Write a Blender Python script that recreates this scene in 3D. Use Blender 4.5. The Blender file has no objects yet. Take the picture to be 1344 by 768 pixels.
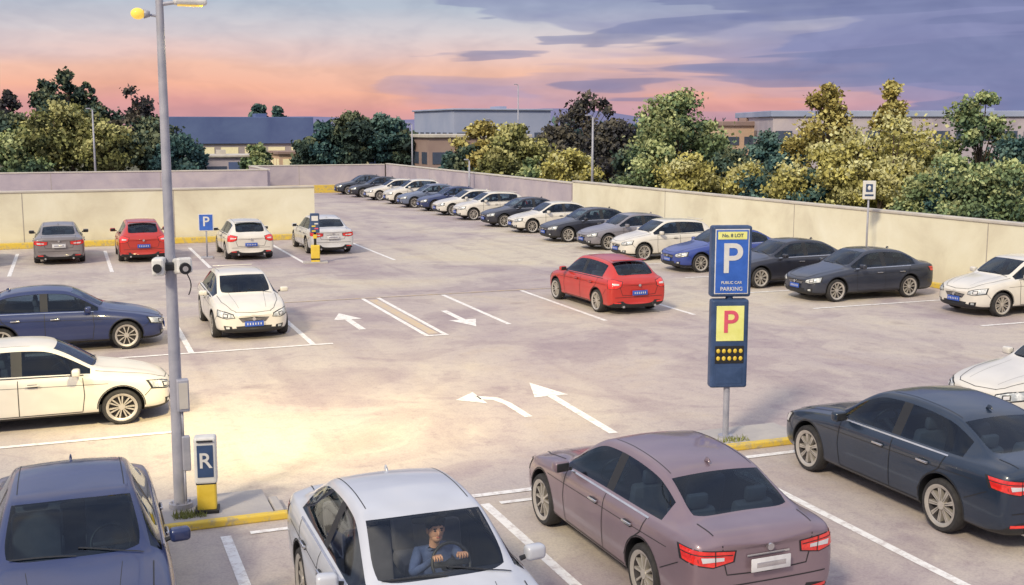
import bpy, bmesh, math, random
import numpy as np
from mathutils import Vector, Matrix, Euler
from mathutils.bvhtree import BVHTree
random.seed(7); rng=np.random.default_rng(7)
sc=bpy.context.scene
sc.view_settings.view_transform='Standard'; sc.view_settings.look='None'
sc.view_settings.exposure=0; sc.view_settings.gamma=1
COL=sc.collection
rad=math.radians

# ------------------------------------------------------------ materials
def newmat(n):
    m=bpy.data.materials.new(n); m.use_nodes=True
    return m,m.node_tree.nodes,m.node_tree.links,m.node_tree.nodes['Principled BSDF']
def c4(c): return (c[0],c[1],c[2],1)
def mottled(name,cols,scale=1.0,rough=.8,metal=0,coat=0,bump=0,bscale=30,edge=.18,spec=.5,detail=5):
    """base colour broken into soft-edged watery patches"""
    m,N,L,B=newmat(name)
    tc=N.new('ShaderNodeTexCoord')
    n1=N.new('ShaderNodeTexNoise'); n1.inputs['Scale'].default_value=scale; n1.inputs['Detail'].default_value=detail; n1.inputs['Roughness'].default_value=.6; n1.inputs['Distortion'].default_value=.4
    L.new(tc.outputs['Object'],n1.inputs['Vector'])
    r=N.new('ShaderNodeValToRGB'); e=r.color_ramp.elements
    k=len(cols); lo,hi=.5-edge,.5+edge
    while len(e)<k: e.new(.5)
    for i,c in enumerate(cols): e[i].position=lo+(hi-lo)*i/max(1,k-1)
    for i,c in enumerate(cols): e[i].color=c4(c)
    L.new(n1.outputs['Fac'],r.inputs['Fac']); L.new(r.outputs['Color'],B.inputs['Base Color'])
    B.inputs['Roughness'].default_value=rough; B.inputs['Metallic'].default_value=metal
    B.inputs['Specular IOR Level'].default_value=spec
    B.inputs['Coat Weight'].default_value=coat; B.inputs['Coat Roughness'].default_value=.08
    if bump:
        n2=N.new('ShaderNodeTexNoise'); n2.inputs['Scale'].default_value=bscale; n2.inputs['Detail'].default_value=4
        L.new(tc.outputs['Object'],n2.inputs['Vector'])
        b=N.new('ShaderNodeBump'); b.inputs['Strength'].default_value=bump; b.inputs['Distance'].default_value=.02
        L.new(n2.outputs['Fac'],b.inputs['Height']); L.new(b.outputs['Normal'],B.inputs['Normal'])
    return m
def flat(name,c,rough=.6,metal=0,em=0,emc=None,spec=.5):
    v=.88
    m=mottled(name,[tuple(x*v for x in c),tuple(min(1,x*1.08) for x in c)],scale=6,rough=rough,metal=metal,spec=spec,detail=2)
    if em:
        B=m.node_tree.nodes['Principled BSDF']; B.inputs['Emission Color'].default_value=c4(emc or c); B.inputs['Emission Strength'].default_value=em
    return m

def paint(name,c,metal=.2):
    a=tuple(x*.90 for x in c); b=tuple(min(.9,x*1.10+.003) for x in c)
    return mottled('paint_'+name,[a,c,b],scale=1.6,rough=.38,metal=metal,coat=.75,edge=.26,detail=2)
PAINT={
 'navy':paint('navy',(.020,.034,.115)),
 'blue':paint('blue',(.035,.065,.29)),
 'black':paint('black',(.022,.024,.038)),
 'char':paint('char',(.030,.036,.056)),
 'darknavy':paint('darknavy',(.014,.028,.055)),
 'white':paint('white',(.66,.63,.57),0),
 'silver':paint('silver',(.52,.54,.59),.1),
 'cool':paint('cool',(.56,.56,.57),.05),
 'grey':paint('grey',(.22,.21,.24)),
 'bluegrey':paint('bluegrey',(.13,.16,.24)),
 'taupe':paint('taupe',(.20,.18,.185)),
 'red':paint('red',(.46,.026,.016),.05),
 'mauve':paint('mauve',(.215,.155,.185),.25),
}
def glassmat(name,tint):
    m,N,L,B=newmat(name); N.remove(B); out=N['Material Output']
    t=N.new('ShaderNodeBsdfTransparent'); t.inputs['Color'].default_value=c4(tint)
    g=N.new('ShaderNodeBsdfGlossy'); g.inputs['Roughness'].default_value=.03; g.inputs['Color'].default_value=(.80,.88,1,1)
    f=N.new('ShaderNodeFresnel'); f.inputs['IOR'].default_value=1.5
    mu=N.new('ShaderNodeMath'); mu.operation='MULTIPLY_ADD'; mu.inputs[1].default_value=.9; mu.inputs[2].default_value=.01
    L.new(f.outputs[0],mu.inputs[0])
    x=N.new('ShaderNodeMixShader'); L.new(mu.outputs[0],x.inputs[0]); L.new(t.outputs[0],x.inputs[1]); L.new(g.outputs[0],x.inputs[2])
    L.new(x.outputs[0],out.inputs['Surface']); return m
M_GLASS=glassmat('car_glass',(.36,.46,.54)); M_CLEAR=glassmat('car_glass_clear',(.90,.93,.93))
M_BLACK=flat('black_trim',(.016,.017,.02),.5)
M_CHROME=flat('chrome',(.62,.62,.64),.22,.9)
M_HEAD=mottled('headlight_glass',[(.35,.38,.4),(.75,.76,.74)],scale=9,rough=.12,coat=1,edge=.08)
M_TAIL=mottled('taillight_lens',[(.42,.008,.008),(.7,.03,.02)],scale=9,rough=.15,coat=1,edge=.1)
B_=M_TAIL.node_tree.nodes['Principled BSDF']; B_.inputs['Emission Color'].default_value=(1,.06,.04,1); B_.inputs['Emission Strength'].default_value=.18
M_PLATE=flat('plate_white',(.6,.6,.62)); M_BPLATE=flat('plate_blue',(.03,.09,.42))
M_INT=flat('car_interior',(.024,.028,.044),.9)
M_TIRE=mottled('tyre_rubber',[(.018,.018,.02),(.04,.038,.04)],scale=9,rough=.85)
M_RIM=flat('alloy_rim',(.50,.47,.43),.4,.45); M_SEAT=flat('car_seat',(.16,.155,.17),.9)
M_RIMD=flat('rim_dark',(.04,.036,.04),.6)
CARM=[None,M_GLASS,M_BLACK,M_CHROME,M_HEAD,M_TAIL,M_PLATE,M_INT,M_BPLATE,M_TIRE,M_RIM,M_SEAT,M_RIMD]
(PT,GL,BK,CH,HL,TL,PL,IN,BP,TI,RI,SE,RD)=range(13)

# ------------------------------------------------------------ mesh helpers
def link(ob): COL.objects.link(ob); return ob
def addobj(name,bm,mats,parent=None,smooth=False,loc=None):
    me=bpy.data.meshes.new(name); bm.to_mesh(me); bm.free()
    for m in mats: me.materials.append(m)
    if smooth:
        for p in me.polygons: p.use_smooth=True
        me.set_sharp_from_angle(angle=rad(38))
    ob=bpy.data.objects.new(name,me); link(ob)
    if parent: ob.parent=parent
    if loc: ob.location=loc
    return ob
def box(bm,c,s,mat=0,bev=0,rot=None,seg=2,taper=None):
    r=bmesh.ops.create_cube(bm,size=1); vs=r['verts']
    for v in vs:
        v.co=Vector((v.co.x*s[0],v.co.y*s[1],v.co.z*s[2]))
        if taper and v.co.z>0: v.co.x*=taper; v.co.y*=taper
    fs=set(f for v in vs for f in v.link_faces)
    if bev:
        es=list(set(e for v in vs for e in v.link_edges))
        b=bmesh.ops.bevel(bm,geom=es,offset=bev,segments=seg,affect='EDGES',profile=.5)
        vs=list(set(b['verts'])|set(v for v in vs if v.is_valid)); fs=set(f for v in vs for f in v.link_faces)
    M=Matrix.Translation(c)
    if rot: M=M@Euler(rot).to_matrix().to_4x4()
    for v in vs: v.co=M@v.co
    for f in fs: f.material_index=mat; 
    return vs
def cyl(bm,a,b,r0,r1=None,mat=0,n=14,caps=True):
    a=Vector(a);b=Vector(b); r1=r0 if r1 is None else r1
    d=(b-a); q=d.to_track_quat('Z','Y')
    A=[];Bv=[]
    for i in range(n):
        t=2*math.pi*i/n; o=Vector((math.cos(t),math.sin(t),0))
        A.append(bm.verts.new(a+q@(o*r0))); Bv.append(bm.verts.new(b+q@(o*r1)))
    for i in range(n):
        j=(i+1)%n; f=bm.faces.new((A[i],A[j],Bv[j],Bv[i])); f.material_index=mat; f.smooth=True
    if caps:
        f=bm.faces.new(A[::-1]); f.material_index=mat; f=bm.faces.new(Bv); f.material_index=mat
def sphere(bm,c,s,mat=0,u=16,v=10,rot=None):
    r=bmesh.ops.create_uvsphere(bm,u_segments=u,v_segments=v,radius=1)
    M=Matrix.Translation(c)
    if rot: M=M@Euler(rot).to_matrix().to_4x4()
    for w in r['verts']: w.co=M@Vector((w.co.x*s[0],w.co.y*s[1],w.co.z*s[2]))
    for w in r['verts']:
        for f in w.link_faces: f.material_index=mat; f.smooth=True
def empty(name,loc=(0,0,0),rz=0):
    e=bpy.data.objects.new(name,None); link(e); e.location=loc; e.rotation_euler=(0,0,rz); e.empty_display_size=.3; return e

# ------------------------------------------------------------ car
SEDAN=dict(L=4.65,wf=.90,wr=3.60,R=.325,
 st=[(0.00,.30,.52,.56,.50,.60,.36,.61),(0.06,.20,.72,.64,.68,.675,.48,.69),(0.25,.17,.83,.72,.77,.755,.54,.775),
 (0.60,.17,.88,.80,.81,.84,.58,.865),(1.00,.17,.90,.865,.825,.905,.62,.93),(1.34,.17,.905,.905,.83,.95,.67,.98),
 (1.46,.17,.905,.915,.835,.975,.69,1.02),(1.80,.17,.905,.925,.84,1.19,.65,1.235),(2.12,.17,.905,.93,.84,1.355,.605,1.41),
 (2.30,.17,.905,.935,.84,1.385,.59,1.44),(2.62,.17,.905,.94,.84,1.40,.585,1.465),(2.70,.17,.905,.94,.84,1.40,.585,1.465),
 (3.05,.17,.905,.945,.84,1.39,.585,1.455),(3.40,.17,.905,.95,.84,1.345,.585,1.41),(3.55,.17,.905,.955,.84,1.305,.59,1.37),
 (3.85,.17,.90,.965,.835,1.17,.615,1.22),(4.12,.17,.895,.975,.825,1.035,.66,1.075),(4.22,.17,.89,.975,.82,1.02,.66,1.06),
 (4.45,.18,.87,.965,.80,1.005,.64,1.045),(4.60,.22,.83,.93,.77,.975,.60,1.0),(4.65,.32,.74,.84,.70,.88,.5,.90)],
 fg=(6,8),rg=(14,16),sg=[6,7,8,9,11,12,13,14],bp=[10])
HATCH=dict(L=4.30,wf=.86,wr=3.44,R=.32,
 st=[(0.00,.30,.52,.58,.50,.62,.36,.63),(0.06,.20,.71,.67,.67,.705,.48,.72),(0.25,.17,.82,.76,.75,.80,.54,.82),
 (0.55,.17,.87,.84,.79,.885,.58,.91),(0.90,.17,.89,.90,.81,.945,.62,.975),(1.18,.17,.895,.935,.82,.985,.66,1.02),
 (1.30,.17,.895,.945,.825,1.01,.68,1.06),(1.62,.17,.895,.955,.83,1.23,.64,1.28),(1.95,.17,.895,.96,.83,1.41,.60,1.465),
 (2.15,.17,.895,.965,.83,1.44,.59,1.50),(2.42,.17,.895,.97,.83,1.455,.585,1.52),(2.50,.17,.895,.97,.83,1.455,.585,1.52),
 (2.90,.17,.895,.98,.83,1.445,.58,1.51),(3.30,.17,.895,.99,.83,1.415,.575,1.485),(3.62,.17,.895,1.0,.825,1.37,.57,1.45),
 (3.86,.17,.885,1.0,.82,1.24,.58,1.31),(4.06,.17,.875,.995,.80,1.06,.62,1.10),(4.12,.17,.87,.985,.80,1.03,.62,1.06),
 (4.20,.19,.855,.95,.78,.99,.60,1.02),(4.27,.22,.83,.88,.76,.92,.58,.945),(4.30,.32,.74,.80,.70,.83,.5,.85)],
 fg=(6,8),rg=(14,16),sg=[6,7,8,9,11,12,13],bp=[10])

def wheel_into(bm,cx,cy,R,side,nsp=5):
    w=.105
    prof=[(R*.66,-w*.8,TI),(R*.80,-w,TI),(R*.93,-w,TI),(R,-w*.72,TI),(R,w*.72,TI),(R*.93,w,TI),(R*.80,w,TI),(R*.69,w*.86,RI),(R*.655,w*.80,RI),(R*.62,w*.5,RD),(R*.60,w*.15,RD),(0.001,w*.15,RD)]
    n=36; rings=[]
    for r,x,m in prof:
        rings.append([bm.verts.new((cx+side*x,cy+r*math.cos(2*math.pi*i/n),R+r*math.sin(2*math.pi*i/n))) for i in range(n)])
    for k in range(len(prof)-1):
        for i in range(n):
            j=(i+1)%n
            f=bm.faces.new((rings[k][i],rings[k][j],rings[k+1][j],rings[k+1][i])); f.material_index=prof[k+1][2] if k>5 else TI; f.smooth=True
    for s in range(nsp):
        for off in (-.17,.17):
            a=2*math.pi*s/nsp+.3
            def P(r,t,x): return bm.verts.new((cx+side*x,cy+r*math.cos(t),R+r*math.sin(t)))
            hw0=.10; hw1=.065
            pts=[]
            for x in (w*.2,w*.74):
                pts.append([P(R*.14,a+off*1.5-hw0*2,x),P(R*.14,a+off*1.5+hw0*2,x),P(R*.655,a+off*1.7+hw1,x),P(R*.655,a+off*1.7-hw1,x)])
            b,t=pts
            for q in (t,(b[0],b[1],t[1],t[0]),(b[1],b[2],t[2],t[1]),(b[3],b[0],t[0],t[3])):
                f=bm.faces.new(q); f.material_index=RI
    cyl(bm,(cx+side*w*.2,cy,R),(cx+side*w*.82,cy,R),R*.19,R*.16,RI,16)

def make_car(name,S,clear=False,rear_plate=PL,nsp=5,grille=0):
    L=S['L']; st=S['st']; R=S['R']
    Y=lambda t:L/2-t
    bm=bmesh.new(); rings=[]
    for (t,zb,wm,be,wb,zr,wr,zt) in st:
        h=be-zb
        half=[(0,zb),(.8*wm,zb),(.965*wm,zb+.09*(1 if h>.4 else .4)),(wm*.995,zb+.38*h),(wm,zb+.66*h),(wm*.975,be-.085*min(1,h/.6)),(wb,be),(wb-.035,be+.018),(wr,zr),(wr-.055,zr+.034*(min(1,(zt-zr)/.05))),(wr*.5,zt-.010),(0,zt)]
        y=Y(t)
        ring=[]
        for s in (1,-1):
            row=[]
            for i,(x,z) in enumerate(half):
                yy=y
                if t<.3: yy-= (x/.9)**2*.10
                if t>L-.2: yy+= (x/.9)**2*.07
                if 1.2<t<2.2: yy+= (1-(x/.7)**2)*.10 if x<.7 else 0
                row.append((s*x,yy,z))
            ring.append(row)
        rv=[bm.verts.new(p) for p in ring[0]]
        lv=[rv[0]]+[bm.verts.new(p) for p in ring[1][1:-1]]+[rv[-1]]
        rings.append((rv,lv))
    n=12
    for j in range(len(st)-1):
        for k,fl in ((0,False),(1,True)):
            A=rings[j][k];Bq=rings[j+1][k]
            for i in range(n-1):
                q=(A[i],Bq[i],Bq[i+1],A[i+1])
                if fl: q=q[::-1]
                f=bm.faces.new(q[::-1]); m=PT
                if i==7:
                    if j in S['sg']: m=GL
                    elif j in S['bp']: m=BK
                if i>=9:
                    if S['fg'][0]<=j<S['fg'][1] or S['rg'][0]<=j<S['rg'][1]: m=GL
                if i<=1: m=BK
                f.material_index=m; f.smooth=True
    for j,rev in ((0,True),(len(st)-1,False)):
        r,l=rings[j]
        for i in range(n-1):
            q=[r[i],r[i+1],l[i+1],l[i]]
            uq=[]
            for v in q:
                if v not in uq: uq.append(v)
            if not rev: uq=uq[::-1]
            f=bm.faces.new(uq); f.smooth=True
    cl=bm.edges.layers.float.new('crease_edge')
    def crease(i,js,val):
        for j in js:
            for k in (0,1):
                e=bm.edges.get((rings[j][k][i],rings[j+1][k][i]))
                if e: e[cl]=val
    crease(7,range(5,17),.55); crease(8,range(6,16),.3); crease(6,range(2,19),.3); crease(9,range(6,16),.45); crease(2,range(3,18),.4)
    crease(5,range(3,19),.35)
    for j in (S['fg'][0],S['rg'][1]):
        for k in (0,1):
            for i in (9,10):
                e=bm.edges.get((rings[j][k][i],rings[j][k][i+1]))
                if e: e[cl]=.6
    bmesh.ops.recalc_face_normals(bm,faces=bm.faces)
    me=bpy.data.meshes.new('t'); bm.to_mesh(me); bm.free()
    for m in CARM: me.materials.append(m)
    ob=link(bpy.data.objects.new('t',me))
    ss=ob.modifiers.new('s','SUBSURF'); ss.levels=2; ss.render_levels=2
    cb=bmesh.new()
    for t in (S['wf'],S['wr']):
        for s in (1,-1):
            cyl(cb,(s*.60,Y(t),R+.015),(s*1.2,Y(t),R+.015),R+.055,R+.055,BK,40)
    bmesh.ops.recalc_face_normals(cb,faces=cb.faces)
    cm=bpy.data.meshes.new('c'); cb.to_mesh(cm); cb.free()
    for m in CARM: cm.materials.append(m)
    co=link(bpy.data.objects.new('c',cm))
    bo=ob.modifiers.new('b','BOOLEAN'); bo.object=co; bo.operation='DIFFERENCE'; bo.solver='EXACT'
    dg=bpy.context.evaluated_depsgraph_get(); dg.update()
    ev=ob.evaluated_get(dg); fm=bpy.data.meshes.new_from_object(ev)
    bpy.data.objects.remove(ob); bpy.data.objects.remove(co)
    bm=bmesh.new(); bm.from_mesh(fm)
    bvh=BVHTree.FromBMesh(bm)
    bm.normal_update()
    base=[f for f in bm.faces if f.material_index!=GL]
    vm={}
    new=[]
    for f in base:
        vs=[]
        for v in f.verts:
            if v not in vm: vm[v]=bm.verts.new(v.co-v.normal*.022)
            vs.append(vm[v])
        new.append(vs[::-1])
    for vs in new:
        try:
            f=bm.faces.new(vs); f.material_index=IN; f.smooth=True
        except Exception: pass
    def proj(p,d,off):
        d=Vector(d).normalized(); p=Vector(p)
        hit=bvh.ray_cast(p-d*1.2,d,3)
        if hit[0] is None: return None
        return hit[0]-d*off
    def patch(top,bot,d,mat,nx=8,ny=4,off=.004):
        top=[Vector(a) for a in top]; bot=[Vector(a) for a in bot]
        def along(P,u):
            u*=len(P)-1; i=min(int(u),len(P)-2); return P[i].lerp(P[i+1],u-i)
        G=[]
        for a in range(nx+1):
            row=[]
            for b in range(ny+1):
                p=along(top,a/nx).lerp(along(bot,a/nx),b/ny)
                q=proj(p,d,off); row.append(bm.verts.new(q) if q else None)
            G.append(row)
        for a in range(nx):
            for b in range(ny):
                q=[G[a][b],G[a+1][b],G[a+1][b+1],G[a][b+1]]
                if None in q: continue
                zs=[v.co for v in q]
                if max((zs[i]-zs[(i+1)%4]).length for i in range(4))>.25: continue
                f=bm.faces.new(q); f.material_index=mat; f.smooth=True
    def ribbon(pts,w,d,mat,off=.004,step=.06):
        pts=[Vector(p) for p in pts]; D=Vector(d).normalized()
        P=[]
        for i in range(len(pts)-1):
            k=max(1,int((pts[i+1]-pts[i]).length/step))
            for s in range(k): P.append(pts[i].lerp(pts[i+1],s/k))
        P.append(pts[-1]); prev=None
        for i,p in enumerate(P):
            t=(P[min(i+1,len(P)-1)]-P[max(i-1,0)]).normalized(); nrm=t.cross(D).normalized()*w/2
            a=proj(p+nrm,d,off); b=proj(p-nrm,d,off)
            if a is None or b is None: prev=None; continue
            cur=(bm.verts.new(a),bm.verts.new(b))
            if prev and (prev[0].co-cur[0].co).length<.3:
                f=bm.faces.new((prev[0],cur[0],cur[1],prev[1])); f.material_index=mat
            prev=cur
    isS=(S is SEDAN); yf=L/2; yr=-L/2
    dz=0 if isS else .04
    for s in (1,-1):
        D=(-s,0,0)
        tA=S['fg'][0]; t0=st[tA][0]+.16; tB=st[10][0]+.04
        ribbon([(s*.9,Y(t0),.92+dz),(s*.9,Y(t0-.02),.6),(s*.9,Y(t0+.02),.30)],.013,D,BK)
        ribbon([(s*.9,Y(tB),.94+dz),(s*.9,Y(tB),.29)],.013,D,BK)
        ribbon([(s*.9,Y(t0+.02),.29),(s*.9,Y(S['wr']-.42),.29)],.014,D,BK)
        ribbon([(s*.9,Y(S['wr']+.02),.95+dz),(s*.9,Y(S['wr']-.05),.78),(s*.9,Y(S['wr']-.30),.60),(s*.9,Y(S['wr']-.40),.42)],.013,D,BK)
        ribbon([(s*.9,Y(S['wf']+.42),.225),(s*.9,Y(S['wr']-.42),.225)],.06,D,BK,off=.003)
        ribbon([(s*.9,Y(S['wf']+.2),.735+dz),(s*.9,Y(S['wr']+.5),.80+dz)],.008,D,BK,off=.002)
        for tw in (S['wf'],S['wr']):
            for k in range(18):
                a0=math.pi*(-.06+1.12*k/18); a1=math.pi*(-.06+1.12*(k+1)/18); rr=R+.068
                ribbon([(s*.9,Y(tw)+rr*math.cos(a0),R+.015+rr*math.sin(a0)),(s*.9,Y(tw)+rr*math.cos(a1),R+.015+rr*math.sin(a1))],.016,D,BK,off=.003)
        ribbon([(s*.9,Y(t0-.02),st[8][3]+.022),(s*.9,Y(S['st'][14][0]+.1),st[14][3]+.022)],.02,(-s,0,-.35),CH if isS else BK,off=.006)
        for th in (tB-.22,S['wr']-.32):
            box(bm,(s*.912,Y(th),.80+dz),(.035,.20,.028),PT if not isS else CH,.008)
            box(bm,(s*.903,Y(th),.795+dz),(.02,.15,.055),BK,.006)
        ty=t0+.10
        box(bm,(s*.985,Y(ty),1.0+dz),(.20,.13,.135),PT,.04,rot=(0,0,-s*.12),seg=3)
        box(bm,(s*.985,Y(ty)-.066,1.0+dz),(.16,.02,.10),BK,.008,rot=(0,0,-s*.12))
        cyl(bm,(s*.84,Y(ty),.955+dz),(s*.92,Y(ty),.975+dz),.025,.02,BK,8)
        hd=(-s*.55,-.8,-.1)
        z0=.60+dz
        patch([(s*.46,yf-.10,z0+.02),(s*.62,yf-.16,z0+.075),(s*.80,yf-.38,z0+.12)],[(s*.44,yf-.06,z0-.045),(s*.62,yf-.12,z0-.06),(s*.80,yf-.34,z0-.01)],hd,HL,10,5,.008)
        patch([(s*.44,yf-.10,z0+.035),(s*.62,yf-.16,z0+.095),(s*.83,yf-.40,z0+.14)],[(s*.42,yf-.06,z0-.06),(s*.62,yf-.12,z0-.08),(s*.82,yf-.36,z0-.03)],hd,BK,10,5,.005)
        patch([(s*.56,yf-.13,z0+.04),(s*.68,yf-.2,z0+.06)],[(s*.56,yf-.13,z0-.045),(s*.68,yf-.2,z0-.035)],hd,BK,4,3,.011)
        patch([(s*.585,yf-.13,z0+.025),(s*.655,yf-.2,z0+.04)],[(s*.585,yf-.13,z0-.03),(s*.655,yf-.2,z0-.02)],hd,PL,4,3,.014)
        patch([(s*.52,yf-.05,.38),(s*.70,yf-.12,.40)],[(s*.50,yf-.05,.30),(s*.68,yf-.12,.30)],(-s*.3,-.9,0),BK,4,3,.006)
        patch([(s*.57,yf-.05,.37),(s*.64,yf-.12,.375)],[(s*.57,yf-.05,.32),(s*.64,yf-.12,.32)],(-s*.3,-.9,0),HL,3,3,.010)
        td=(-s*.55,.8,-.05); zt=.80 if isS else .88
        if isS:
            patch([(s*.38,yr+.03,zt+.065),(s*.62,yr+.10,zt+.085),(s*.86,yr+.38,zt+.11)],[(s*.40,yr+.03,zt-.055),(s*.60,yr+.10,zt-.097),(s*.86,yr+.32,zt-.032)],td,BK,10,5,.004)
            patch([(s*.40,yr+.03,zt+.055),(s*.62,yr+.10,zt+.075),(s*.84,yr+.36,zt+.10)],[(s*.42,yr+.03,zt-.045),(s*.60,yr+.10,zt-.085),(s*.84,yr+.30,zt-.02)],td,TL,10,5,.007)
            patch([(s*.50,yr+.06,zt+.005),(s*.70,yr+.16,zt+.02)],[(s*.50,yr+.06,zt-.030),(s*.68,yr+.16,zt-.035)],td,PL,5,2,.010)
            ribbon([(s*.42,yr+.03,zt+.02),(s*.62,yr+.10,zt+.035),(s*.84,yr+.36,zt+.055)],.010,td,BK,off=.010)
            ribbon([(s*.575,yr+.10,zt+.08),(s*.57,yr+.10,zt-.08)],.010,td,BK,off=.011)
        else:
            patch([(s*.50,yr+.05,zt+.07),(s*.66,yr+.12,zt+.11),(s*.84,yr+.30,zt+.14)],[(s*.52,yr+.05,zt-.08),(s*.66,yr+.10,zt-.15),(s*.85,yr+.26,zt-.14)],td,BK,9,6,.004)
            patch([(s*.52,yr+.05,zt+.06),(s*.66,yr+.12,zt+.10),(s*.82,yr+.30,zt+.13)],[(s*.54,yr+.05,zt-.07),(s*.66,yr+.10,zt-.14),(s*.83,yr+.26,zt-.13)],td,TL,9,6,.007)
            patch([(s*.60,yr+.06,zt+.005),(s*.72,yr+.16,zt+.02)],[(s*.60,yr+.06,zt-.035),(s*.71,yr+.16,zt-.045)],td,PL,5,2,.010)
        patch([(s*.55,yr+.03,.36),(s*.72,yr+.12,.37)],[(s*.55,yr+.03,.33),(s*.72,yr+.12,.335)],(-s*.3,.9,0),TL,4,1,.006)
        ribbon([(s*.70,Y(1.25),1.0),(s*.66,Y(.7),.9),(s*.50,Y(.22),.8),(s*.40,Y(.12),.7)],.012,(0,0,-1),BK)
        ribbon([(s*.42,Y(1.25),1.0),(s*.32,Y(.25),.8)],.006,(0,0,-1),BK,off=.001)
        if isS:
            ribbon([(s*.60,Y(4.22),1.1),(s*.58,Y(4.50),1.0)],.012,(0,0,-1),BK)
            ribbon([(s*.53,yr+.02,.93),(s*.52,yr+.02,.80),(s*.47,yr,.62),(0,yr,.60)],.012,(0,1,0),BK)
        else:
            ribbon([(s*.60,yr+.05,.98),(s*.58,yr+.02,.80),(s*.50,yr,.56),(0,yr,.54)],.012,(0,1,0),BK)
        ribbon([(s*.30-.32,Y(st[6][0]-.09),1.05),(s*.30+.26,Y(st[6][0]-.01),1.10)],.014,(0,0,-1),BK,off=.012)
        ribbon([(s*.50,Y(2.25),1.5),(s*.50,Y(st[14][0]-.05),1.5)],.010,(0,0,-1),BK,off=.002)
        ribbon([(s*.9,Y(.30),.70),(s*.9,Y(.42),.56),(s*.9,Y(S['wf']-.38),.50)],.010,D,BK)
        ribbon([(s*.9,Y(L-.32),.72),(s*.9,Y(S['wr']+.40),.55)],.010,D,BK)
    F=(0,-1,0)
    if grille==0:
        patch([(-.36,yf,.585),(0,yf,.60),(.36,yf,.585)],[(-.27,yf,.475),(0,yf,.465),(.27,yf,.475)],F,BK,12,4,.006)
        for z in (.50,.53,.56): ribbon([(-.29-(z-.5)*.8,yf,z),(.29+(z-.5)*.8,yf,z)],.010,F,CH,off=.011)
    else:
        patch([(-.34,yf,.59),(0,yf,.60),(.34,yf,.59)],[(-.30,yf,.50),(0,yf,.495),(.30,yf,.50)],F,BK,12,4,.006)
        ribbon([(-.34,yf,.55),(.34,yf,.55)],.022,F,CH,off=.011)
    cyl(bm,(0,yf-.03,.555),(0,yf+.018,.555),.045,.042,CH,18)
    patch([(-.42,yf,.375),(0,yf,.39),(.42,yf,.375)],[(-.38,yf,.27),(0,yf,.262),(.38,yf,.27)],F,BK,12,4,.006)
    box(bm,(0,yf+.006,.435),(.44,.016,.13),BP,.004)
    for k in range(6): box(bm,(-.155+k*.062,yf+.015,.435),(.022,.004,.055),PL)
    ribbon([(-.42,Y(.13),.70),(0,Y(.06),.70),(.42,Y(.13),.70)],.012,(0,-.5,-1),BK)
    pz=.70 if isS else .62
    box(bm,(0,yr-.012,pz),(.46,.016,.135),rear_plate,.004)
    if rear_plate!=PL:
        for k in range(6): box(bm,(-.155+k*.062,yr-.022,pz),(.022,.004,.055),PL)
    else: box(bm,(0,yr-.022,pz),(.34,.004,.05),CH,.001)
    patch([(-.55,yr,.30),(0,yr,.30),(.55,yr,.30)],[(-.50,yr,.22),(0,yr,.22),(.50,yr,.22)],(0,1,0),BK,8,3,.006)
    ribbon([(-.72,yr,.50),(.72,yr,.50)],.012,(0,1,0),BK)
    if isS:
        ribbon([(-.25,yr,.79),(.25,yr,.79)],.022,(0,1,0),CH,off=.012)
        cyl(bm,(0,yr+.03,.87),(0,yr-.006,.865),.04,.038,CH,18)
    else:
        cyl(bm,(0,yr+.04,.83),(0,yr-.008,.83),.04,.038,CH,18)
        ribbon([(0,Y(4.0),1.05),(.3,Y(3.96),1.1)],.014,(0,0,-1),BK,off=.012)
        box(bm,(0,Y(3.62),1.475),(1.02,.16,.025),PT,.01,rot=(.12,0,0))
    for k in range(2): cyl(bm,((k*2-1)*.48,yr+.14,.24),((k*2-1)*.48,yr-.0,.24),.035,.035,CH,10)
    if isS: box(bm,(0,Y(3.42),1.43),(.035,.12,.05),PT,.012,taper=.4)
    tf=st[6][0]
    box(bm,(0,Y(tf+.14),.76+dz),(1.42,.36,.34),IN,.05)
    sx=-.34
    q=Euler((rad(-62),0,0)).to_matrix()
    cpos=Vector((sx if not clear else -.22,Y(tf+.44),.93+dz)); ns=20
    rr=[[None]*8 for _ in range(ns)]
    for a in range(ns):
        for b in range(8):
            A=2*math.pi*a/ns; Bb=2*math.pi*b/8
            p=Vector(((.185+.015*math.cos(Bb))*math.cos(A),(.185+.015*math.cos(Bb))*math.sin(A),.015*math.sin(Bb)))
            rr[a][b]=bm.verts.new(cpos+q@p)
    for a in range(ns):
        for b in range(8):
            f=bm.faces.new((rr[a][b],rr[(a+1)%ns][b],rr[(a+1)%ns][(b+1)%8],rr[a][(b+1)%8])); f.material_index=BK; f.smooth=True
    cyl(bm,cpos,cpos+q@Vector((0,0,-.22)),.05,.04,BK,10)
    box(bm,cpos,(.34,.05,.03),BK,.01,rot=(rad(-62),0,0))
    for sy,zz in ((tf+1.0,0),(tf+1.95,.02)):
        for s in (1,-1):
            box(bm,(s*.36,Y(sy),.42+dz),(.50,.50,.16),SE,.05)
            box(bm,(s*.36,Y(sy+.30),.75+dz),(.48,.14,.60),SE,.05,rot=(rad(14),0,0))
            box(bm,(s*.36,Y(sy+.40),1.13+dz),(.25,.09,.16),SE,.035,rot=(rad(10),0,0))
    box(bm,(0,.2,.30),(1.5,2.3,.12),IN)
    box(bm,(0,Y(st[8][0]-.06),1.31+dz),(.22,.03,.06),BK,.01)
    for t in (S['wf'],S['wr']):
        for s in (1,-1): wheel_into(bm,s*.785,Y(t),R,s,nsp)
    me=bpy.data.meshes.new(name); bm.to_mesh(me); bm.free()
    for i,m in enumerate(CARM): me.materials.append((M_CLEAR if (clear and i==GL) else m) or PAINT['white'])
    me.set_sharp_from_angle(angle=rad(40))
    return me
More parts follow.
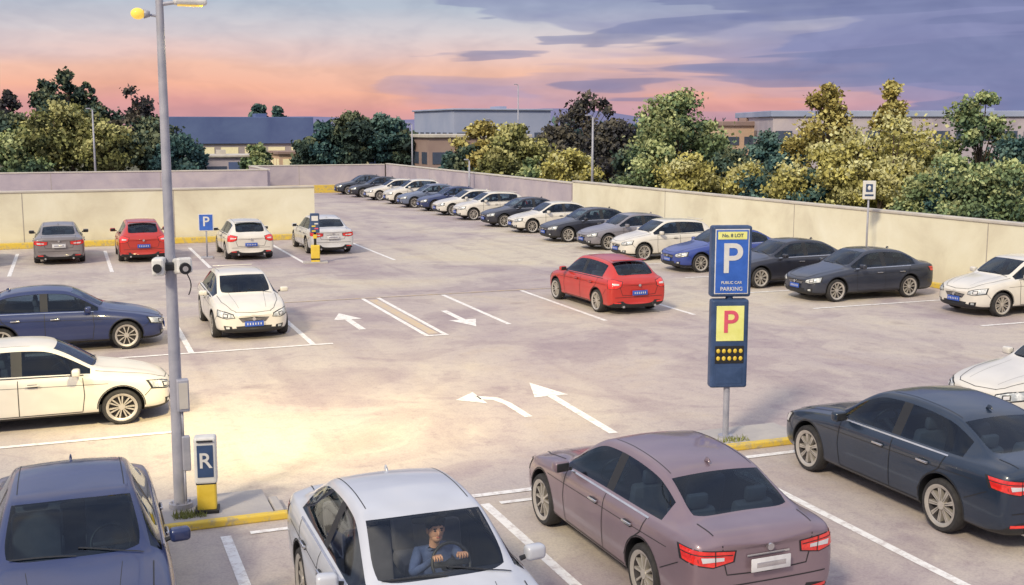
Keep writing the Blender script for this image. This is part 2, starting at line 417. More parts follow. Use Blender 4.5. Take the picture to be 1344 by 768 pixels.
ME={'sedan':make_car('sedan_mesh',SEDAN),
    'sedan_b':make_car('sedan_b_mesh',SEDAN,nsp=9,grille=1),
    'hatch':make_car('hatch_mesh',HATCH,rear_plate=BP,nsp=7),
    'clear':make_car('sedan_clear_mesh',SEDAN,clear=True,grille=1)}
def car(kind,col,x,y,rz,scale=(1,1,1),name='parked_car'):
    ob=bpy.data.objects.new(name,ME[kind]); link(ob)
    ob.location=(x,y,.012); ob.rotation_euler=(0,0,rad(rz)); ob.scale=scale
    ob.material_slots[0].link='OBJECT'; ob.material_slots[0].material=PAINT[col]
    return ob
car('sedan','mauve',6.30,11.50,1,(1,.98,1.0))
car('sedan_b','darknavy',10.80,12.15,0,(1,1.02,1.03))
silver=car('clear','silver',2.93,10.10,180,(1,.98,1.05))
car('sedan_b','navy',-.12,11.95,180)
car('sedan','white',16.35,14.75,90)
car('sedan','navy',-.30,27.9,-90,(1,.97,.97))
car('hatch','white',-.62,20.9,-90,(1,1,.93))
car('hatch','white',3.95,29.15,180,(1,1,.95))
car('hatch','red',14.15,29.3,2,(1,1,.96),'red_hatchback')
car('sedan_b','taupe',-.4,47.2,0); car('hatch','red',2.55,46.7,0); car('hatch','white',6.4,46.0,0,(1,1,.97)); car('sedan','cool',9.7,46.9,0); car('sedan','char',-3.75,47,0)
row=[('sedan','char',27.95,21.95),('sedan_b','black',31.15,21.5),('sedan','blue',35.3,21.75),('hatch','white',39.2,21.5),('sedan','grey',43.1,22.0),
 ('sedan_b','black',46.7,21.8),('sedan','white',51.3,22.0),('sedan','black',54.9,21.9),('hatch','white',59.6,21.8),('sedan','white',63.2,21.9),('sedan','navy',66.8,22.0),
 ('sedan','bluegrey',70.2,21.7),('hatch','white',73.9,21.6),('sedan','white',78.2,21.5),('sedan','black',82.0,21.3),('sedan','char',85.8,21.1)]
for k,c,y,x in row:
    car(k,c,x,y,90+random.uniform(-1.5,1.5),(1,.95,1.06 if (k=='hatch' and y>70) else 1))
car('hatch','white',24.35,24.2,90)

# ------------------------------------------------------------ driver
M_SKIN=flat('skin',(.70,.38,.24),.6); M_HAIR=flat('hair',(.02,.014,.012),.8); M_SHIRT=mottled('shirt',[(.05,.08,.19),(.11,.15,.30)],scale=9,rough=.9); M_EYE=flat('eye',(.02,.02,.02),.3); M_LIP=flat('lip',(.42,.12,.09),.6)
def skin_obj(name,pts,edges,radii,mat,parent,sub=2):
    me=bpy.data.meshes.new(name); me.from_pydata(pts,edges,[])
    ob=bpy.data.objects.new(name,me); link(ob); me.materials.append(mat); ob.parent=parent
    m=ob.modifiers.new('k','SKIN'); m.use_smooth_shade=True
    for i,r in enumerate(radii):
        me.skin_vertices[0].data[i].radius=(r,r) if not isinstance(r,tuple) else r
    me.skin_vertices[0].data[0].use_root=True
    s=ob.modifiers.new('s','SUBSURF'); s.levels=sub; s.render_levels=sub
    return ob
drv=empty('car_driver',(silver.location.x+.20,silver.location.y-.06,.03),rad(180))
P=[(0,-.12,.50),(0,-.12,.68),(0,-.09,.88),(0,-.06,.97),(0,-.02,1.04),
   (.17,-.09,.94),(.27,.05,.78),(.18,.22,.92),(.14,.32,1.01),
   (-.17,-.09,.94),(-.29,.05,.80),(-.22,.22,.92),(-.15,.33,1.00),
   (.10,.10,.50),(.12,.45,.56),(-.10,.10,.50),(-.12,.45,.56),(.12,.62,.30),(-.12,.62,.30)]
E=[(0,1),(1,2),(2,3),(3,4),(2,5),(5,6),(6,7),(7,8),(2,9),(9,10),(10,11),(11,12),(0,13),(13,14),(0,15),(15,16),(14,17),(16,18)]
Rr=[(.15,.11),(.135,.10),(.15,.10),(.065,.06),(.05,.05),(.065,.06),(.048,.048),(.036,.036),(.03,.03),(.065,.06),(.048,.048),(.036,.036),(.03,.03),(.085,.085),(.06,.06),(.085,.085),(.06,.06),(.045,.045),(.045,.045)]
skin_obj('clothed_body',P,E,Rr,M_SHIRT,drv)
for s in (1,-1):
    hx,hy,hz=(.128*s,.345,1.03)
    pts=[(hx+s*.01,hy-.04,hz-.015),(hx-s*.005,hy+.01,hz+.01),(hx-s*.01,hy+.04,hz+.02)]
    ed=[(0,1),(1,2)]; rd=[.028,(.045,.02),(.04,.016)]
    for k in range(4):
        i=len(pts); ox=hx+s*(-.04+.024*k); ln=(.9,1.05,1.0,.8)[k]
        pts+=[(ox,hy+.055,hz+.03),(ox,hy+.055+.025*ln,hz+.015),(ox-s*.003,hy+.05+.02*ln,hz-.015)]
        ed+=[(2,i),(i,i+1),(i+1,i+2)]; rd+=[.0105,.0095,.0085]
    i=len(pts); pts+=[(hx-s*.05,hy+.015,hz+.0),(hx-s*.055,hy+.05,hz-.005)]; ed+=[(1,i),(i,i+1)]; rd+=[.012,.0095]
    skin_obj('hand_r' if s>0 else 'hand_l',pts,ed,rd,M_SKIN,drv,1)
hb=bmesh.new()
sphere(hb,(0,-.035,1.20),(.078,.095,.115),0,24,16)
sphere(hb,(0,-.005,1.135),(.055,.062,.055),0,16,10)
cyl(hb,(0,-.085,1.02),(0,-.055,1.14),.05,.048,0,14)
sphere(hb,(0,.062,1.185),(.014,.020,.026),0,10,8)
for s in (1,-1):
    sphere(hb,(s*.080,-.04,1.19),(.012,.022,.032),0,8,6)
    sphere(hb,(s*.030,.052,1.212),(.014,.008,.008),1,8,6)
    box(hb,(s*.031,.055,1.233),(.034,.010,.008),2,.002)
sphere(hb,(0,.053,1.145),(.024,.010,.008),3,8,6)
sphere(hb,(0,-.060,1.245),(.094,.102,.095),2,24,16)
for k in range(14):
    a=-1.3+2.6*k/13
    sphere(hb,(.070*math.sin(a),-.045+.078*math.cos(a),1.275+.012*random.random()),(.026,.022,.032),2,8,6,rot=(0,a*.5,0))
addobj('head',hb,[M_SKIN,M_EYE,M_HAIR,M_LIP],drv,True,loc=(.03,.07,-.01))

# ------------------------------------------------------------ ground & lot
def sheet(name,x0,y0,x1,y1,z,mat):
    bm=bmesh.new(); f=bm.faces.new([bm.verts.new(p) for p in ((x0,y0,z),(x1,y0,z),(x1,y1,z),(x0,y1,z))])
    return addobj(name,bm,[mat])
M_GRASS=mottled('verge_ground',[(.05,.06,.035),(.09,.09,.05),(.13,.12,.08)],scale=.15,rough=1)
sheet('ground',-2500,-2500,2500,2500,0,M_GRASS)
m,N,L,B=newmat('parking_surface')
geo=N.new('ShaderNodeNewGeometry')
def noise(sc_,det=4,dist=0,rough=.6,src=None):
    n=N.new('ShaderNodeTexNoise'); n.inputs['Scale'].default_value=sc_; n.inputs['Detail'].default_value=det; n.inputs['Distortion'].default_value=dist; n.inputs['Roughness'].default_value=rough
    L.new(src or geo.outputs['Position'],n.inputs['Vector']); return n.outputs['Fac']
def ramp(fac,stops):
    r=N.new('ShaderNodeValToRGB'); e=r.color_ramp.elements
    while len(e)<len(stops): e.new(.5)
    for i,(p,c) in enumerate(stops): e[i].position=p
    for i,(p,c) in enumerate(stops): e[i].position=p; e[i].color=c4(c)
    L.new(fac,r.inputs['Fac']); return r.outputs['Color']
def mix(f,a,b,bt='MIX'):
    x=N.new('ShaderNodeMix'); x.data_type='RGBA'; x.blend_type=bt
    if isinstance(f,(int,float)): x.inputs[0].default_value=f
    else: L.new(f,x.inputs[0])
    for s,i in ((a,6),(b,7)):
        if isinstance(s,tuple): x.inputs[i].default_value=c4(s)
        else: L.new(s,x.inputs[i])
    return x.outputs[2]
base=ramp(noise(.075,5,.8),[(.38,(.42,.36,.365)),(.46,(.49,.43,.405)),(.53,(.55,.49,.43)),(.62,(.60,.54,.44))])
wash=ramp(noise(.35,6,1.2),[(.38,(.82,.79,.84)),(.455,(.90,.88,.91)),(.47,(.97,.96,.97)),(.55,(1,1,1)),(.64,(1.0,.98,.94))])
c1=mix(.9,base,wash,'MULTIPLY')
fine=ramp(noise(4,7,.6,.72),[(.36,(.82,.80,.83)),(.46,(.95,.95,.96)),(.7,(1.04,1.04,1.0))])
c2=mix(.8,c1,fine,'MULTIPLY')
grain=ramp(noise(30,3,0,.8),[(.34,(.78,.77,.80)),(.55,(1,1,1)),(.7,(1.06,1.06,1.04))])
c3=mix(.75,c2,grain,'MULTIPLY')
mp=N.new('ShaderNodeMapping'); mp.inputs['Scale'].default_value=(1.2,.06,1); L.new(geo.outputs['Position'],mp.inputs['Vector'])
st_=ramp(noise(1.0,4,.3,.6,mp.outputs[0]),[(.36,(.82,.79,.84)),(.5,(1,1,1))])
c4_=mix(.5,c3,st_,'MULTIPLY')
vo=N.new('ShaderNodeTexVoronoi'); vo.inputs['Scale'].default_value=.42; vo.inputs['Randomness'].default_value=1; L.new(geo.outputs['Position'],vo.inputs['Vector'])
n_s=noise(3,3,0,.6)
ad=N.new('ShaderNodeMath'); ad.operation='MULTIPLY_ADD'; L.new(n_s,ad.inputs[0]); ad.inputs[1].default_value=.35; L.new(vo.outputs['Distance'],ad.inputs[2])
oil=ramp(ad.outputs[0],[(.20,(.70,.66,.70)),(.30,(1,1,1))])
c5=mix(.7,c4_,oil,'MULTIPLY')
L.new(c5,B.inputs['Base Color']); B.inputs['Roughness'].default_value=.85; B.inputs['Specular IOR Level'].default_value=.3
bp=N.new('ShaderNodeBump'); bp.inputs['Strength'].default_value=.35; bp.inputs['Distance'].default_value=.01
L.new(noise(60,3,0,.8),bp.inputs['Height']); L.new(bp.outputs[0],B.inputs['Normal'])
sheet('parking_lot',-45,-25,26.9,92,.006,m)

def worn(name,c,worn_c,thr=.30):
    m,N,L,B=newmat(name)
    g=N.new('ShaderNodeNewGeometry'); n=N.new('ShaderNodeTexNoise'); n.inputs['Scale'].default_value=7; n.inputs['Detail'].default_value=8; n.inputs['Roughness'].default_value=.75
    L.new(g.outputs['Position'],n.inputs['Vector']); r=N.new('ShaderNodeValToRGB'); r.color_ramp.elements[0].position=thr; r.color_ramp.elements[0].color=c4(worn_c); r.color_ramp.elements[1].position=thr+.14; r.color_ramp.elements[1].color=c4(c)
    L.new(n.outputs['Fac'],r.inputs['Fac']); L.new(r.outputs['Color'],B.inputs['Base Color']); B.inputs['Roughness'].default_value=.7
    return m
M_WL=worn('white_road_paint',(.82,.81,.79),(.58,.53,.51),.38)
M_YL=worn('yellow_road_paint',(.62,.42,.06),(.42,.33,.2),.40)
M_OL=worn('orange_worn_paint',(.62,.46,.26),(.52,.45,.38),.46)
mk=bmesh.new()
def rect(x0,y0,x1,y1,mat=0,z=.011):
    f=mk.faces.new([mk.verts.new(p) for p in ((x0,y0,z),(x1,y0,z),(x1,y1,z),(x0,y1,z))]); f.material_index=mat
def vline(x,y0,y1,w=.13,mat=0,z=.011): rect(x-w/2,y0,x+w/2,y1,mat,z)
def hline(y,x0,x1,w=.13,mat=0,z=.0155): rect(x0,y-w/2,x1,y+w/2,mat,z)
for x in (-1.8,1.6,5.0,9.0,12.6): vline(x,7.5,13.9,.13)
hline(14.3,2.5,2.9); hline(14.25,4.7,6.3); hline(13.85,5.2,5.75,.1); hline(14.5,9.3,11.2); hline(13.9,1.9,2.6,.1)
for y in (19.2,26.0,29.6): hline(y,-8,1.5 if y<20 else 2.1)
hline(26.0,2.1,5.6); vline(2.4,26.1,31.8); vline(5.15,26.1,31.5)
vline(7.95,26.2,32.7,.12); vline(8.42,26.2,32.7,.12); rect(8.06,26.4,8.31,32.4,2,.0095); hline(26.15,7.9,8.48,.12)
vline(10.4,27,32.6); vline(12.95,26.6,32.6); vline(15.6,26.6,32.6); hline(32.75,5.3,15,.1,2)
for x in (-5.3,-2,1.3,4.65,8.1,11.5): vline(x,42,49.5)
for i,y in enumerate([26.3,29.6,33.4,37.3,41.2,45,49.4,53.2,57.6,61.6,65.3,68.8,72.4,76.4,80.4,84.2]): hline(y,19.2,24.2,.12)
hline(22.4,21.5,26.0,.12); hline(13.2,13.6,20,.12)
def arrow(cx,cy,ang,l,w=.16,hw=.52,hl=.95,bend=0):
    def T(px,py):
        c,s=math.cos(ang),math.sin(ang); return (cx+px*c-py*s,cy+px*s+py*c,.0125)
    def poly(p): mk.faces.new([mk.verts.new(T(*q)) for q in p])
    if not bend:
        poly([(-w/2,0),(w/2,0),(w/2,l-hl),(-w/2,l-hl)]); poly([(-hw/2,l-hl),(hw/2,l-hl),(0,l)])
    else:
        poly([(-w/2,0),(w/2,0),(w/2,l*.55),(-w/2,l*.55)])
        poly([(-w/2,l*.55),(w/2,l*.55),(.0,l*.82),(-.16,l*.74)]); poly([(-.16,l*.74),(0,l*.82),(-.34,l*.95),(-.36,l*.80)])
        poly([(-.30,l*1.12),(-.80,l*.86),(-.34,l*.62)])
arrow(6.7,27.6,0,2.7,.18,.75,1.1); arrow(9.5,29.7,math.pi,2.7,.18,.75,1.1); arrow(8.2,16.5,-.03,4.0,.16,.68,1.2); arrow(7.3,18.0,0,1.9,.15,bend=1)
addobj('road_markings',mk,[M_WL,M_YL,M_OL])

M_KY=worn('yellow_kerb_paint',(.70,.50,.07),(.40,.34,.22),.38); M_CON=mottled('concrete',[(.36,.34,.34),(.46,.43,.40)],scale=1.5,rough=.9,bump=.3)
def kerb(x0,y0,x1,y1,h=.12,mat=M_KY,name='kerb'):
    bm=bmesh.new(); box(bm,((x0+x1)/2,(y0+y1)/2,h/2+.004),(abs(x1-x0),abs(y1-y0),h),0,.02); return addobj(name,bm,[mat])
kerb(.9,14.25,2.45,14.37,.10); kerb(.78,14.4,.9,15.4,.10); kerb(2.3,14.42,2.42,15.0,.09,M_CON)
kerb(9.2,14.86,10.95,15.0,.10); 
kerb(-12,51.5,10.3,51.9,.24); kerb(10.7,51.5,10.95,56,.2)
kerb(25.3,18,25.5,34,.16); kerb(13.7,88.2,20,88.6,.6,M_KY,'yellow_kerb_barrier')
def island(x0,y0,x1,y1):
    bm=bmesh.new(); box(bm,((x0+x1)/2,(y0+y1)/2,.045),(x1-x0,y1-y0,.08),0,.01); addobj('kerb_island',bm,[M_CON])
island(.92,14.39,2.28,15.4); island(9.25,15.02,10.9,15.9)
def tufts(cx,cy,rx,ry,n,z):
    V=[];F=[]
    for i in range(n):
        a=random.uniform(0,6.28); x=cx+random.uniform(-rx,rx); y=cy+random.uniform(-ry,ry); h=random.uniform(.03,.10); dx,dy=math.cos(a)*.012,math.sin(a)*.012; lx,ly=random.uniform(-.05,.05),random.uniform(-.05,.05)
        k=len(V); V+=[(x-dx,y-dy,z),(x+dx,y+dy,z),(x+lx,y+ly,z+h)]; F.append((k,k+1,k+2))
    me=bpy.data.meshes.new('grass'); me.from_pydata(V,[],F); me.materials.append(flat('grass_blades',(.22,.24,.07),.9)); link(bpy.data.objects.new('grass',me))
tufts(1.25,14.62,.2,.12,220,.08); tufts(9.6,15.15,.3,.1,90,.08)

# ------------------------------------------------------------ walls
M_CREAM=mottled('cream_wall_render',[(.64,.59,.45),(.74,.70,.54),(.80,.77,.62)],scale=.5,rough=.9,bump=.2,bscale=8,detail=7)
M_LAV=mottled('lavender_wall_render',[(.36,.32,.38),(.44,.39,.44),(.52,.46,.48)],scale=.5,rough=.9,bump=.2,bscale=8,detail=7)
M_CAP=mottled('wall_coping',[(.46,.43,.40),(.60,.56,.49)],scale=1.5,rough=.9)
M_JOINT=flat('joint_dark',(.38,.34,.30),.9)
def wall(name,a,b,h,th,mat,joint=7.0):
    a=Vector((a[0],a[1],0)); b=Vector((b[0],b[1],0)); d=b-a; L_=d.length; ang=math.atan2(d.y,d.x)
    e=empty(name,a,ang)
    bm=bmesh.new(); box(bm,(L_/2,0,h/2),(L_,th,h)); addobj('wall_body',bm,[mat],e)
    bm=bmesh.new(); box(bm,(L_/2,0,h+.045),(L_+.02,th+.08,.09),0,.02); addobj('coping',bm,[M_CAP],e)
    bm=bmesh.new(); x=joint
    while x<L_-1:
        box(bm,(x,0,h/2),(.035,th+.012,h-.01)); x+=joint
    addobj('joints',bm,[M_JOINT],e); return e
wall('boundary_wall',(26.7,8),(25.1,55.5),2.15,.25,M_CREAM,9.5)
wall('boundary_wall',(25.08,55.6),(24.4,91),2.05,.25,M_LAV,12)
wall('boundary_wall',(24.2,91.2),(13.5,91.2),2.0,.25,M_LAV)
wall('boundary_wall',(-14,52.2),(10.5,52.2),2.3,.28,M_CREAM,6.1)
wall('boundary_wall',(-50,82.5),(13.3,82.5),2.0,.25,M_LAV)
wall('boundary_wall',(13.4,82.6),(13.4,91),2.0,.25,M_LAV)

# ------------------------------------------------------------ street furniture
M_STEEL=mottled('galvanised_steel',[(.28,.29,.35),(.42,.42,.47)],scale=3,rough=.5,metal=.15)
M_WH=mottled('white_enamel',[(.58,.58,.57),(.72,.71,.68)],scale=4,rough=.5)
M_SB=mottled('sign_blue',[(.025,.10,.42),(.04,.14,.55)],scale=5,rough=.45); M_SN=mottled('sign_navy',[(.022,.05,.12),(.045,.085,.19)],scale=4,rough=.5)
M_YE=mottled('sign_yellow',[(.66,.46,.04),(.78,.58,.08)],scale=5,rough=.5); M_LYE=mottled('sign_lime',[(.72,.72,.20),(.86,.86,.34)],scale=4,rough=.5); M_PINK=flat('sign_red',(.68,.10,.16),.5)
M_LAMPY=flat('lamp_lens',(.75,.5,.06),.3,0,.6,(1,.65,.12))
def text(s,size,mat,parent,loc,rot,name='lettering',ext=.003):
    cu=bpy.data.curves.new(name,'FONT'); cu.body=s; cu.size=size; cu.extrude=ext; cu.align_x='CENTER'; cu.align_y='CENTER'; cu.offset=size*.012
    ob=bpy.data.objects.new(name,cu); link(ob); cu.materials.append(mat); ob.parent=parent; ob.location=loc; ob.rotation_euler=rot; return ob
e=empty('street_lamp',(1.17,15.0,0))
bm=bmesh.new(); cyl(bm,(0,0,.08),(0,0,.15),.15,.15,0,16); cyl(bm,(0,0,.1),(0,0,3.2),.085,.07,0,18); cyl(bm,(0,0,3.2),(0,0,6.62),.066,.046,0,18)
cyl(bm,(0,0,3.16),(0,0,3.22),.085,.085,0,18)
cyl(bm,(0,0,6.50),(.25,-.04,6.54),.025,.022,0,8); cyl(bm,(-.02,0,6.36),(-.24,-.02,6.38),.018,.015,0,8)
for a in range(6):
    t=a*math.pi/3; cyl(bm,(.115*math.cos(t),.115*math.sin(t),.14),(.115*math.cos(t),.115*math.sin(t),.18),.014,.014,0,6)
addobj('pole',bm,[M_STEEL],e,True)
bm=bmesh.new(); box(bm,(.36,-.05,6.54),(.40,.18,.08),0,.03); addobj('lamp_head',bm,[M_WH],e)
bm=bmesh.new(); box(bm,(.36,-.05,6.495),(.30,.12,.015),0,.004); addobj('lamp_lens',bm,[M_LAMPY],e)
bm=bmesh.new(); sphere(bm,(-.26,-.02,6.38),(.085,.085,.07)); cyl(bm,(-.19,-.02,6.38),(-.12,-.02,6.38),.06,.035,1,14); addobj('beacon',bm,[M_LAMPY,M_STEEL],e)
bm=bmesh.new()
box(bm,(.03,-.10,3.27),(.34,.10,.10),1,.02); box(bm,(.13,-.16,3.28),(.19,.30,.20),0,.03,rot=(rad(-8),0,rad(8))); cyl(bm,(.145,-.30,3.265),(.15,-.35,3.26),.072,.072,1,16); cyl(bm,(.15,-.35,3.26),(.15,-.355,3.26),.035,.035,2,12)
box(bm,(-.15,-.13,3.28),(.15,.26,.22),0,.03,rot=(0,0,rad(-12))); cyl(bm,(-.18,-.25,3.27),(-.185,-.28,3.27),.055,.055,1,14)
for k in range(8):
    a0=k*.35; cyl(bm,(.18+.05*math.sin(a0),-.12,3.18-.035*k),(.18+.05*math.sin(a0+.35),-.12,3.18-.035*(k+1)),.008,.008,1,6)
addobj('security_cameras',bm,[M_WH,M_BLACK,M_CHROME],e)
bm=bmesh.new(); box(bm,(.075,-.09,1.60),(.15,.13,.42),0,.015); box(bm,(.08,-.16,1.60),(.11,.01,.34),1,.003); addobj('junction_box',bm,[M_STEEL,M_CAP],e)
bm=bmesh.new(); box(bm,(.09,-.09,.83),(.10,.10,.46),0,.015); cyl(bm,(.06,-.08,.1),(.06,-.08,.62),.014,.014,0,8); cyl(bm,(.06,-.08,1.05),(.06,-.08,1.4),.014,.014,0,8); addobj('meter_box',bm,[M_STEEL],e)
e=empty('parking_ticket_bollard',(1.48,14.72,.08),rad(-10))
bm=bmesh.new(); box(bm,(0,0,.22),(.24,.20,.36),0,.02); box(bm,(0,0,.03),(.30,.26,.05),3,.01); box(bm,(0,0,.70),(.28,.22,.62),1,.035,seg=3); box(bm,(0,-.113,.70),(.20,.012,.42),2,.004); box(bm,(0,0,.405),(.25,.205,.03),3); box(bm,(0,-.12,.965),(.2,.03,.02),3,.004)
addobj('bollard_body',bm,[M_YE,M_WH,M_SN,M_BLACK],e)
text('R',.28,M_WH,e,(0,-.122,.70),(rad(90),0,0))
e=empty('parking_sign',(9.65,15.4,0),rad(-17))
bm=bmesh.new(); cyl(bm,(0,0,.09),(0,0,.95),.05,.05,0,16); cyl(bm,(0,0,.08),(0,0,.12),.12,.12,0,16); addobj('post',bm,[M_STEEL],e,True)
bm=bmesh.new(); box(bm,(0,0,2.93),(.64,.20,1.12),0,.04,seg=3); box(bm,(0,0,1.62),(.60,.20,1.42),0,.04,seg=3); cyl(bm,(0,0,2.3),(0,0,2.4),.06,.06,0,12); addobj('sign_housing',bm,[M_SN],e)
bm=bmesh.new(); box(bm,(0,-.103,2.93),(.54,.012,1.02),5,.004); box(bm,(.0,-.108,2.93),(.51,.012,.99),0,.004); box(bm,(0,-.116,3.34),(.46,.008,.12),1,.002); box(bm,(0,-.105,1.95),(.44,.012,.56),2,.004); box(bm,(0,-.104,1.45),(.46,.012,.28),4,.004)
for r_ in range(2):
    for k in range(5): sphere(bm,(-.18+k*.09,-.112,1.51-r_*.12),(.032,.012,.036),6,10,8)
box(bm,(0,-.103,1.11),(.42,.008,.26),3,.003)
addobj('sign_faces',bm,[M_SB,M_LYE,M_LYE,M_SN,M_BLACK,M_WH,M_YE],e)
text('P',.66,M_WH,e,(0,-.119,2.96),(rad(90),0,0)); text('No. 8 LOT',.075,M_SN,e,(0,-.123,3.34),(rad(90),0,0)); text('PUBLIC CAR',.06,M_WH,e,(0,-.118,2.60),(rad(90),0,0)); text('PARKING',.085,M_WH,e,(0,-.118,2.50),(rad(90),0,0))
text('P',.50,M_PINK,e,(0,-.114,1.96),(rad(90),0,0))
e=empty('parking_sign',(4.9,45.2,0),rad(-8))
bm=bmesh.new(); cyl(bm,(0,0,0),(0,0,1.55),.03,.03,1,10); box(bm,(0,-.04,1.40),(.56,.03,.66),0,.01); box(bm,(0,-.058,1.40),(.50,.008,.60),2,.003); box(bm,(0,0,.04),(.45,.35,.07),1,.01); addobj('small_sign',bm,[M_WH,M_STEEL,M_SB],e)
text('P',.52,M_WH,e,(0,-.064,1.42),(rad(90),0,0))
e=empty('barrier_control_post',(8.5,42.2,0),rad(-8))
bm=bmesh.new(); box(bm,(0,0,.35),(.32,.30,.66),0,.03); box(bm,(0,0,.03),(.9,.5,.06),4,.01); cyl(bm,(0,0,.6),(0,0,1.2),.05,.05,2,10); box(bm,(0,-.02,1.50),(.34,.22,.72),1,.03); box(bm,(0,-.135,1.68),(.24,.01,.18),3,.003)
for k in range(4):
    box(bm,((-.05 if k%2 else .05),-.135,1.48-.09*k),(.14,.012,.05),(3,0,5,0)[k],.003)
box(bm,(0,0,.16),(.325,.305,.06),2); box(bm,(0,0,1.0),(.14,.1,.16),0,.01)
addobj('control_post_body',bm,[M_YE,M_SN,M_BLACK,M_WH,M_CON,M_PINK],e)
e=empty('notice_sign',(24.9,31.3,0),rad(-30))
bm=bmesh.new(); cyl(bm,(0,0,0),(0,0,3.2),.035,.03,1,10); box(bm,(0,-.06,2.95),(.42,.05,.62),0,.02); box(bm,(0,-.09,3.02),(.22,.01,.26),2,.003); box(bm,(0,-.09,2.78),(.28,.01,.06),2,.002); sphere(bm,(0,-.10,3.02),(.06,.02,.08),0,8,6)
addobj('notice_body',bm,[M_WH,M_STEEL,M_SN],e)
def simple_lamp(x,y,h,arm=.8,name='street_lamp'):
    e=empty(name,(x,y,0)); bm=bmesh.new(); cyl(bm,(0,0,0),(0,0,h),.09,.05,0,10); cyl(bm,(0,0,h-.03),(-arm,0,h+.1),.035,.03,0,8); box(bm,(-arm-.1,0,h+.08),(.3,.14,.08),0,.03); addobj('lamp_column',bm,[M_STEEL],e)
def fx(px,f):
    l=(px-672)/1500*f; return (.3616*f+.9323*l,.9323*f-.3616*l)
for px,f,h in ((128,84,6.3),(645,90,5.6),(542,100,5.3),(777,64,5.6),(680,118,9.3)):
    x,y=fx(px,f); simple_lamp(x,y,h,.2)
simple_lamp(24.2,70,2.9,.1)

# ------------------------------------------------------------ buildings
M_BLUER=mottled('blue_roof_cladding',[(.075,.11,.26),(.11,.16,.32)],scale=.3,rough=.8); M_BW=mottled('building_render',[(.34,.30,.32),(.46,.41,.38)],scale=.3,rough=.9)
M_LITW=flat('lit_window',(.6,.55,.35),.4,0,.3,(1,.85,.5)); M_DW=flat('dark_window',(.07,.09,.14),.2); M_GB=mottled('grey_blue_cladding',[(.26,.31,.46),(.36,.40,.53)],scale=.2,rough=.8); M_BRN=mottled('brown_brick',[(.26,.18,.17),(.34,.25,.22)],scale=.4,rough=.9); M_PEACH=mottled('peach_render',[(.55,.38,.28),(.62,.46,.34)],scale=.3,rough=.9)
def building(name,cx,cy,w,d,h,wallm,roofm,roof_h,wins,rz=0,wm=M_DW):
    e=empty(name,(cx,cy,0),rz)
    bm=bmesh.new(); box(bm,(0,0,h/2),(w,d,h)); addobj('walls',bm,[wallm],e)
    bm=bmesh.new(); box(bm,(0,0,h+roof_h/2),(w+.5,d+.5,roof_h),0,.05); box(bm,(w*.2,0,h+roof_h+.2),(w*.08,d*.2,.4)); addobj('roof',bm,[roofm],e)
    bm=bmesh.new(); n=max(3,int(w/2.2))
    for z,hh in wins:
        for i in range(n):
            x=-w/2+w*(i+.5)/n; box(bm,(x,-d/2-.01,z),(w/n*.72,.08,hh)); 
        nn=max(3,int(d/2.2))
        for i in range(nn):
            yy=-d/2+d*(i+.5)/nn; box(bm,(-w/2-.01,yy,z),(.08,d/nn*.6,hh))
    addobj('windows',bm,[wm],e)
    bm=bmesh.new(); box(bm,(w*.3,-d/2-.03,1.05),(1.2,.1,2.1)); addobj('door',bm,[M_BLUER],e)
    return e
x,y=fx(318,118); building('office_building',x,y+5,14.2,12,3.4,M_BW,M_BLUER,2.7,[(2.5,1.1)],0,M_LITW)
x,y=fx(265,100); building('low_outbuilding',x,y,9,5,2.5,M_LAV,M_CAP,.2,[(1.4,.7)])
x,y=fx(645,138); building('warehouse_building',x,y+4,12,16,7.0,M_GB,M_GB,.2,[(4.0,.9)])
x,y=fx(612,112); building('brick_building',x,y,10,8,4.1,M_BRN,M_CAP,.3,[(2.2,1.1)])
x,y=fx(960,128); building('peach_building',x,y,7,7,5.2,M_PEACH,M_BRN,.5,[(3.6,.9)])
x,y=fx(1190,125); building('long_warehouse',x,y,34,18,6.1,M_LAV,M_GB,.6,[(4.2,1.0)],rad(-21))
x,y=fx(440,118); building('low_shed',x,y,12,5,2.4,M_PEACH,M_BRN,.3,[(1.5,.9)],0,M_LITW)
bm=bmesh.new(); prev=None
M_HILL=mottled('hill_haze',[(.13,.14,.27),(.19,.18,.32)],scale=.01,rough=1)
for ring,(rr_,hs) in enumerate(((900,0),(1000,1),(1150,.6))):
    cur=[]
    for i in range(140):
        a=math.radians(-60+i*1.15); hh=hs*(9+7*math.sin(i*.21)+4*math.sin(i*.53+1)+9*math.exp(-((i-76)/5)**2))
        cur.append(bm.verts.new((rr_*math.sin(a),rr_*math.cos(a),max(0,hh)-(1 if hs==0 else 0))))
    if prev:
        for i in range(139): bm.faces.new((prev[i],prev[i+1],cur[i+1],cur[i]))
    prev=cur
addobj('hills',bm,[M_HILL],None,True)

